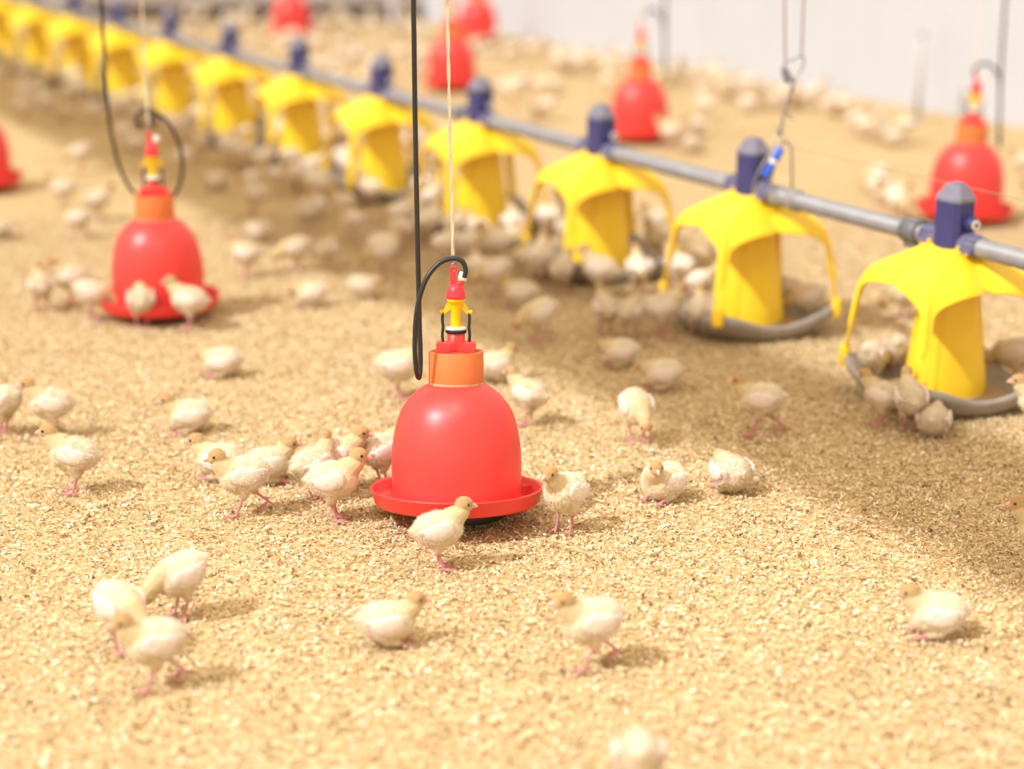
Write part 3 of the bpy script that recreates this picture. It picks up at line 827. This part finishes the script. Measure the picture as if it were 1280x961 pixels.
# ---- birds one can point to (ground point in the photograph, heading, pose)
NEAR = [
 (549, 713, 8, 'stand', 'cream turkey poult standing before the central red drinker, facing right', .97),
 (706, 666, 232, 'stand', 'poult standing at the right rim of the central red drinker', 1.02),
 (418, 652, -4, 'stand', 'plump poult stretching its beak over the left rim of the central drinker', 1.06),
 (424, 616, -5, 'stand', 'poult looking right over the back of the one at the left drinker rim', 1.0),
 (393, 628, 40, 'turn', 'poult with brown head turned away, leftmost of the bunch at the central drinker', 1.0),
 (478, 610, 30, 'stand', 'poult half hidden behind the left flank of the central red bell', 1.0),
 (306, 645, 198, 'walk', 'poult striding left, in front of the two resting left of the central drinker', 1.05),
 (277, 600, 170, 'lie', 'poult behind the striding one, its head just left of it', 1.05),
 (334, 604, 20, 'lie', 'poult sitting just behind the tail of the striding one', 1.0),
 (96, 618, 180, 'stand', 'poult standing alone at left in profile, facing left with neat folded wing', 1.05),
 (66, 548, 192, 'stand', 'poult standing just right of the one cut off by the left edge', 1.0),
 (6, 545, 160, 'feed', 'poult cut off by the left edge, only its rear half showing', 1.0),
 (238, 541, 192, 'lie', 'lone poult sitting on the litter behind the bunch of three, head low to the left', 1.0),
 (279, 472, 178, 'rest', 'pale poult lying flat below the drinker at left, head to the left', 1.0),
 (238, 413, 172, 'stand', 'poult in profile at the left drinker, its head before the red bell', 1.05),
 (178, 411, 100, 'stand', 'poult seen from behind in the middle of the left drinker tray', 1.0),
 (116, 402, 5, 'feed', 'poult with lowered head at the left end of the left drinker tray', 1.0),
 (53, 390, 110, 'stand', 'poult standing with its back turned, leftmost by the left drinker', .95),
 (90, 382, 195, 'stand', 'poult facing left beside the one with its back turned at far left', 1.0),
 (498, 500, 10, 'preen', 'poult preening itself left of the orange collar, behind the hose', 1.05),
 (617, 478, 30, 'lie', 'poult peeking out right of the orange collar', 1.0),
 (661, 533, 150, 'stand', 'poult walking away to the left behind the right shoulder of the central drinker', .95),
 (795, 553, 285, 'feed', 'fluffy poult bowing its head towards the camera right of the central drinker', 1.0),
 (829, 626, 225, 'lie_turn', 'poult sitting in the light looking at the camera, right of the central drinker', 1.0),
 (913, 616, 110, 'rest', 'poult lying with its back to the camera at the edge of the shade', 1.05),
 (775, 459, 185, 'rest', 'poult lying in the shade, upper of the two left of the second feeder', .95),
 (828, 488, 180, 'rest', 'poult lying in the shade, lower of the two left of the second feeder', 1.0),
 (674, 428, 205, 'feed', 'poult pecking in the shade above the right side of the central drinker', 1.0),
 (950, 545, 172, 'walk', 'tawny poult walking left alone across the shade strip', 1.05),
 (1102, 534, 150, 'stand', 'left of the three poults lined up before the nearest feeder pan', .92),
 (1136, 541, 92, 'stand', 'middle of the three poults before the nearest feeder, seen from behind', 1.0),
 (1166, 546, 70, 'rest', 'poult sitting low, right of the three before the nearest feeder pan', .95),
 (1090, 484, 50, 'feed', 'left poult of the pair inside the left arch of the nearest feeder', 1.0),
 (1122, 482, 70, 'feed', 'right poult of the pair inside the left arch of the nearest feeder', .95),
 (1268, 483, 150, 'feed', 'poult eating on the right side of the nearest yellow feed cone', 1.05),
 (1296, 546, 170, 'stand', 'poult whose head peeks in from the right edge at the nearest feeder pan', 1.0),
 (1302, 716, 165, 'stand', 'tawny poult whose head and neck reach in at the right edge, lower one', 1.0),
 (1170, 796, 180, 'lie', 'poult resting in the lower right, facing left on the bright litter', 1.0),
 (740, 836, 200, 'walk', 'blurred poult walking towards the lower left, below the central drinker', 1.02),
 (484, 806, 8, 'lie', 'poult resting in the lower middle, facing right', .98),
 (196, 862, 205, 'walk', 'nearest of the three poults at lower left, stepping forward on one leg', 1.0),
 (153, 815, 320, 'feed', 'leftmost of the three poults at lower left, bending its head inward', 1.0),
 (228, 774, 215, 'feed', 'rearmost of the three poults at lower left, head bent down', 1.0),
 (797, 1012, 88, 'feed', 'blurred pale poult cut off by the bottom edge', 1.0),
 (325, 303, 160, 'rest', 'white poult lying right of the left drinker near the shade edge', .95),
 (308, 348, 170, 'stand', 'slim tawny poult standing upright right of the left drinker', .95),
 (371, 340, 200, 'feed', 'left poult of the standing pair at the shade edge', .95),
 (409, 340, 70, 'stand', 'right poult of the standing pair at the shade edge, seen from behind', .9),
 (388, 384, 200, 'rest', 'poult lying below the standing pair at the shade edge', .95),
 (455, 374, 10, 'rest', 'poult lying at the shade edge left of the central hose', .95),
 (826, 424, 5, 'stand', 'stout poult standing in profile left of the second feeder, facing its leg', 1.08),
 (872, 424, 80, 'stand', 'poult seen from behind at the front leg of the second feeder', 1.0),
 (788, 424, 60, 'stand', 'slightly smaller poult behind the tail of the stout one by the second feeder', .95),
 (757, 420, 110, 'stand', 'leftmost of the standing row before the second feeder', .95),
 (750, 374, 150, 'stand', 'big pale poult before the cone of the third feeder', 1.1),
 (652, 384, 170, 'lie', 'poult crouching in the shade above the pecking one', 1.0),
 (702, 368, 60, 'stand', 'poult below the front leg of the third feeder', .92),
 (676, 350, 80, 'stand', 'whitish poult seen from behind left of the third feeder front leg', 1.0),
 (622, 335, 190, 'stand', 'poult right of the cream rope at the edge of the fourth feeder bunch', 1.05),
 (620, 372, 180, 'feed', 'tawny poult bending low in the shade just right of the rope', 1.0),
 (1010, 405, 170, 'feed', 'poult eating inside the right arch of the second feeder', .95),
 (985, 392, 190, 'stand', 'poult behind the second feeder pan right of its cone', .9),
 (1130, 400, 195, 'feed', 'poult behind the nearest feeder, seen through its left arch', 1.0),
 (820, 305, 200, 'stand', 'poult by the right leg of the third feeder', 1.0),
 (318, 268, 200, 'stand', 'poult in the shade strip right of the left drinker hose', .95),
 (272, 238, 170, 'rest', 'small pale poult lying in the shade above the left drinker hose', .95),
 (385, 292, 95, 'stand', 'poult standing in the middle of the shade strip, seen from behind', .95),
 (430, 278, 190, 'stand', 'poult facing left in the shade below the sixth feeder', .9),
 (500, 315, 200, 'stand', 'poult pacing in the shade just left of the long black hose', .95),
 (480, 345, 190, 'feed', 'tawny poult pecking at the lower shade edge left of the hose', .95),
 (98, 300, 185, 'walk', 'striding poult, lowest of the loose bunch left of the hose', .9),
 (124, 276, 30, 'stand', 'right poult of the loose bunch at far left', .95),
 (80, 262, 190, 'stand', 'left poult of the loose bunch at far left', .95),
 (103, 215, 190, 'feed', 'poult at the shade edge above the loose bunch at far left', 1.0),
 (3, 300, 90, 'rest', 'poult lying at the left edge below the cut off red drinker', .9),
 (30, 152, 190, 'stand', 'blurred poult standing in the top left at the shade edge', 1.05),
 (838, 188, 172, 'stand', 'poult drinking at the right side of the far red drinker', 1.05),
 (866, 191, 100, 'lie', 'poult sitting right behind the tail of the one at the far red drinker', .95),
]
for px, py, az, kd, lb, s in NEAR: poult(px, py, az, kd, lb, s)

# ---- loose groups beyond the line
def bunch(pts, label, group, kinds=('stand', 'feed', 'lie', 'rest', 'turn'), sc=1.0):
    for px, py in pts:
        poult(px, py, rnd.uniform(0, 360), rnd.choice(kinds), label, sc * rnd.uniform(.92, 1.08), group, low=True)
bunch([(1068, 172), (1082, 178), (1099, 182), (1075, 160), (1116, 183), (1128, 180), (1094, 170)], 'poult of the cluster resting near the upright grey pipe', 'poults by the upright pipe')
bunch([(1097, 256), (1122, 254), (1108, 268), (1120, 276), (1094, 244)], 'poult of the small cluster left of the drinker by the nearest hopper', 'poults left of the right drinker')
bunch([(1276, 228), (1288, 240)], 'poult at the right edge beside the drinker behind the hopper', 'poults at the right edge')
bunch([(632, 118), (652, 112), (676, 122), (690, 116), (668, 150), (684, 152), (640, 132)], 'blurred pale poult on the litter between the two far red drinkers', 'poults between the far drinkers')
pts = []
for i in range(38):
    t = i / 37; x = 560 + t * 500 + rnd.uniform(-6, 6); y = 44 + (x - 560) * .187 + rnd.uniform(2, 20)
    pts.append((x, y))
bunch(pts, 'tiny blurred poult of the row along the foot of the white wall', 'poults along the white wall')
bunch([(868, 168), (905, 128), (935, 140), (870, 110), (880, 128), (700, 92), (725, 95), (760, 118), (935, 122), (880, 150)], 'blurred poult scattered on the litter before the white wall', 'poults before the white wall')
pts = []
while len(pts) < 58:
    x = rnd.uniform(225, 545); y = rnd.uniform(26, 108)
    if y > 40 + (x - 225) * .30: continue
    if any(abs(x - a) < 11 and abs(y - b) < 6 for a, b in pts): continue
    if abs(x - 365) < 25 and 25 < y < 55: continue
    pts.append((x, y))
bunch(pts, 'blurred poult of the dense crowd beyond the feeding line near the dark partition', 'crowd by the dark partition')

# ---- birds pressing round the feeders
for i in range(1, 13):
    fc = FE[i].location; n = (0, 0, 12, 16, 15, 14, 11, 9, 6, 4, 3, 2, 1)[i]; k = 0; tries = 0
    while k < n and tries < 400:
        tries += 1
        a = rnd.uniform(0, 2 * math.pi); r = FR * rnd.choice((rnd.uniform(.98, 1.35), rnd.uniform(1.1, 2.2)))
        side = math.cos(a) * NRM.x + math.sin(a) * NRM.y      # more birds on the camera's side
        if rnd.random() > .62 + .38 * side: continue
        q = Vector((fc.x + r * math.cos(a), fc.y + r * math.sin(a), 0))
        if any((q.x - x) ** 2 + (q.y - y) ** 2 < .092 ** 2 for x, y in TAKEN): continue
        if any((q - f.location).length < FR * .97 for f in FE): continue
        rel = (q - F0).dot(NRM)
        if rel > .62: continue
        hd = math.degrees(a) + 180 + rnd.uniform(-35, 35) if r < FR * 1.4 else rnd.uniform(0, 360)
        kd = rnd.choice(('stand', 'feed', 'stand', 'turn', 'feed')) if r < FR * 1.4 else rnd.choice(('stand', 'feed', 'lie', 'turn', 'rest'))
        poult(0, 0, hd, kd, 'blurred poult in the throng around the %s feeder from the right' % ORD[i], rnd.uniform(.95, 1.12), 'poults around the %s feeder' % ORD[i], low=True, loc=q)
        k += 1

for k, v in POSES.items():
    if not v[2]:
        for ch in list(v[0].children): bpy.data.objects.remove(ch)
        bpy.data.objects.remove(v[0])

# ------------------------------------------------------------------ light
W = bpy.data.worlds.new('world'); SC.world = W; W.use_nodes = True
bg = W.node_tree.nodes['Background']; bg.inputs['Color'].default_value = (1.0, .84, .64, 1); bg.inputs['Strength'].default_value = .96
sun = bpy.data.lights.new('sun', 'SUN'); sun.energy = 3.25; sun.angle = math.radians(1.8); sun.color = (.93, .97, 1.0)
so = bpy.data.objects.new('sun', sun); C.objects.link(so)
so.rotation_euler = SUN.to_track_quat('Z', 'Y').to_euler(); so.location = SUN * 6
# barn lamps above the near floor
for i, (x, y) in enumerate(((-.75, 2.6), (-.15, 3.3))):
    l = bpy.data.lights.new('barn_lamp', 'AREA'); l.shape = 'DISK'; l.size = .28; l.energy = 10; l.color = (1, .94, .85)
    lo = bpy.data.objects.new('barn_lamp', l); C.objects.link(lo); lo.location = (x, y, 2.5); lo.rotation_euler = (0, 0, 0)

vs = SC.view_settings; vs.view_transform = 'Standard'; vs.look = 'None'; vs.exposure = 0.34; vs.gamma = 1.0; vs.use_curve_mapping = False
SC.cycles.max_bounces = 6
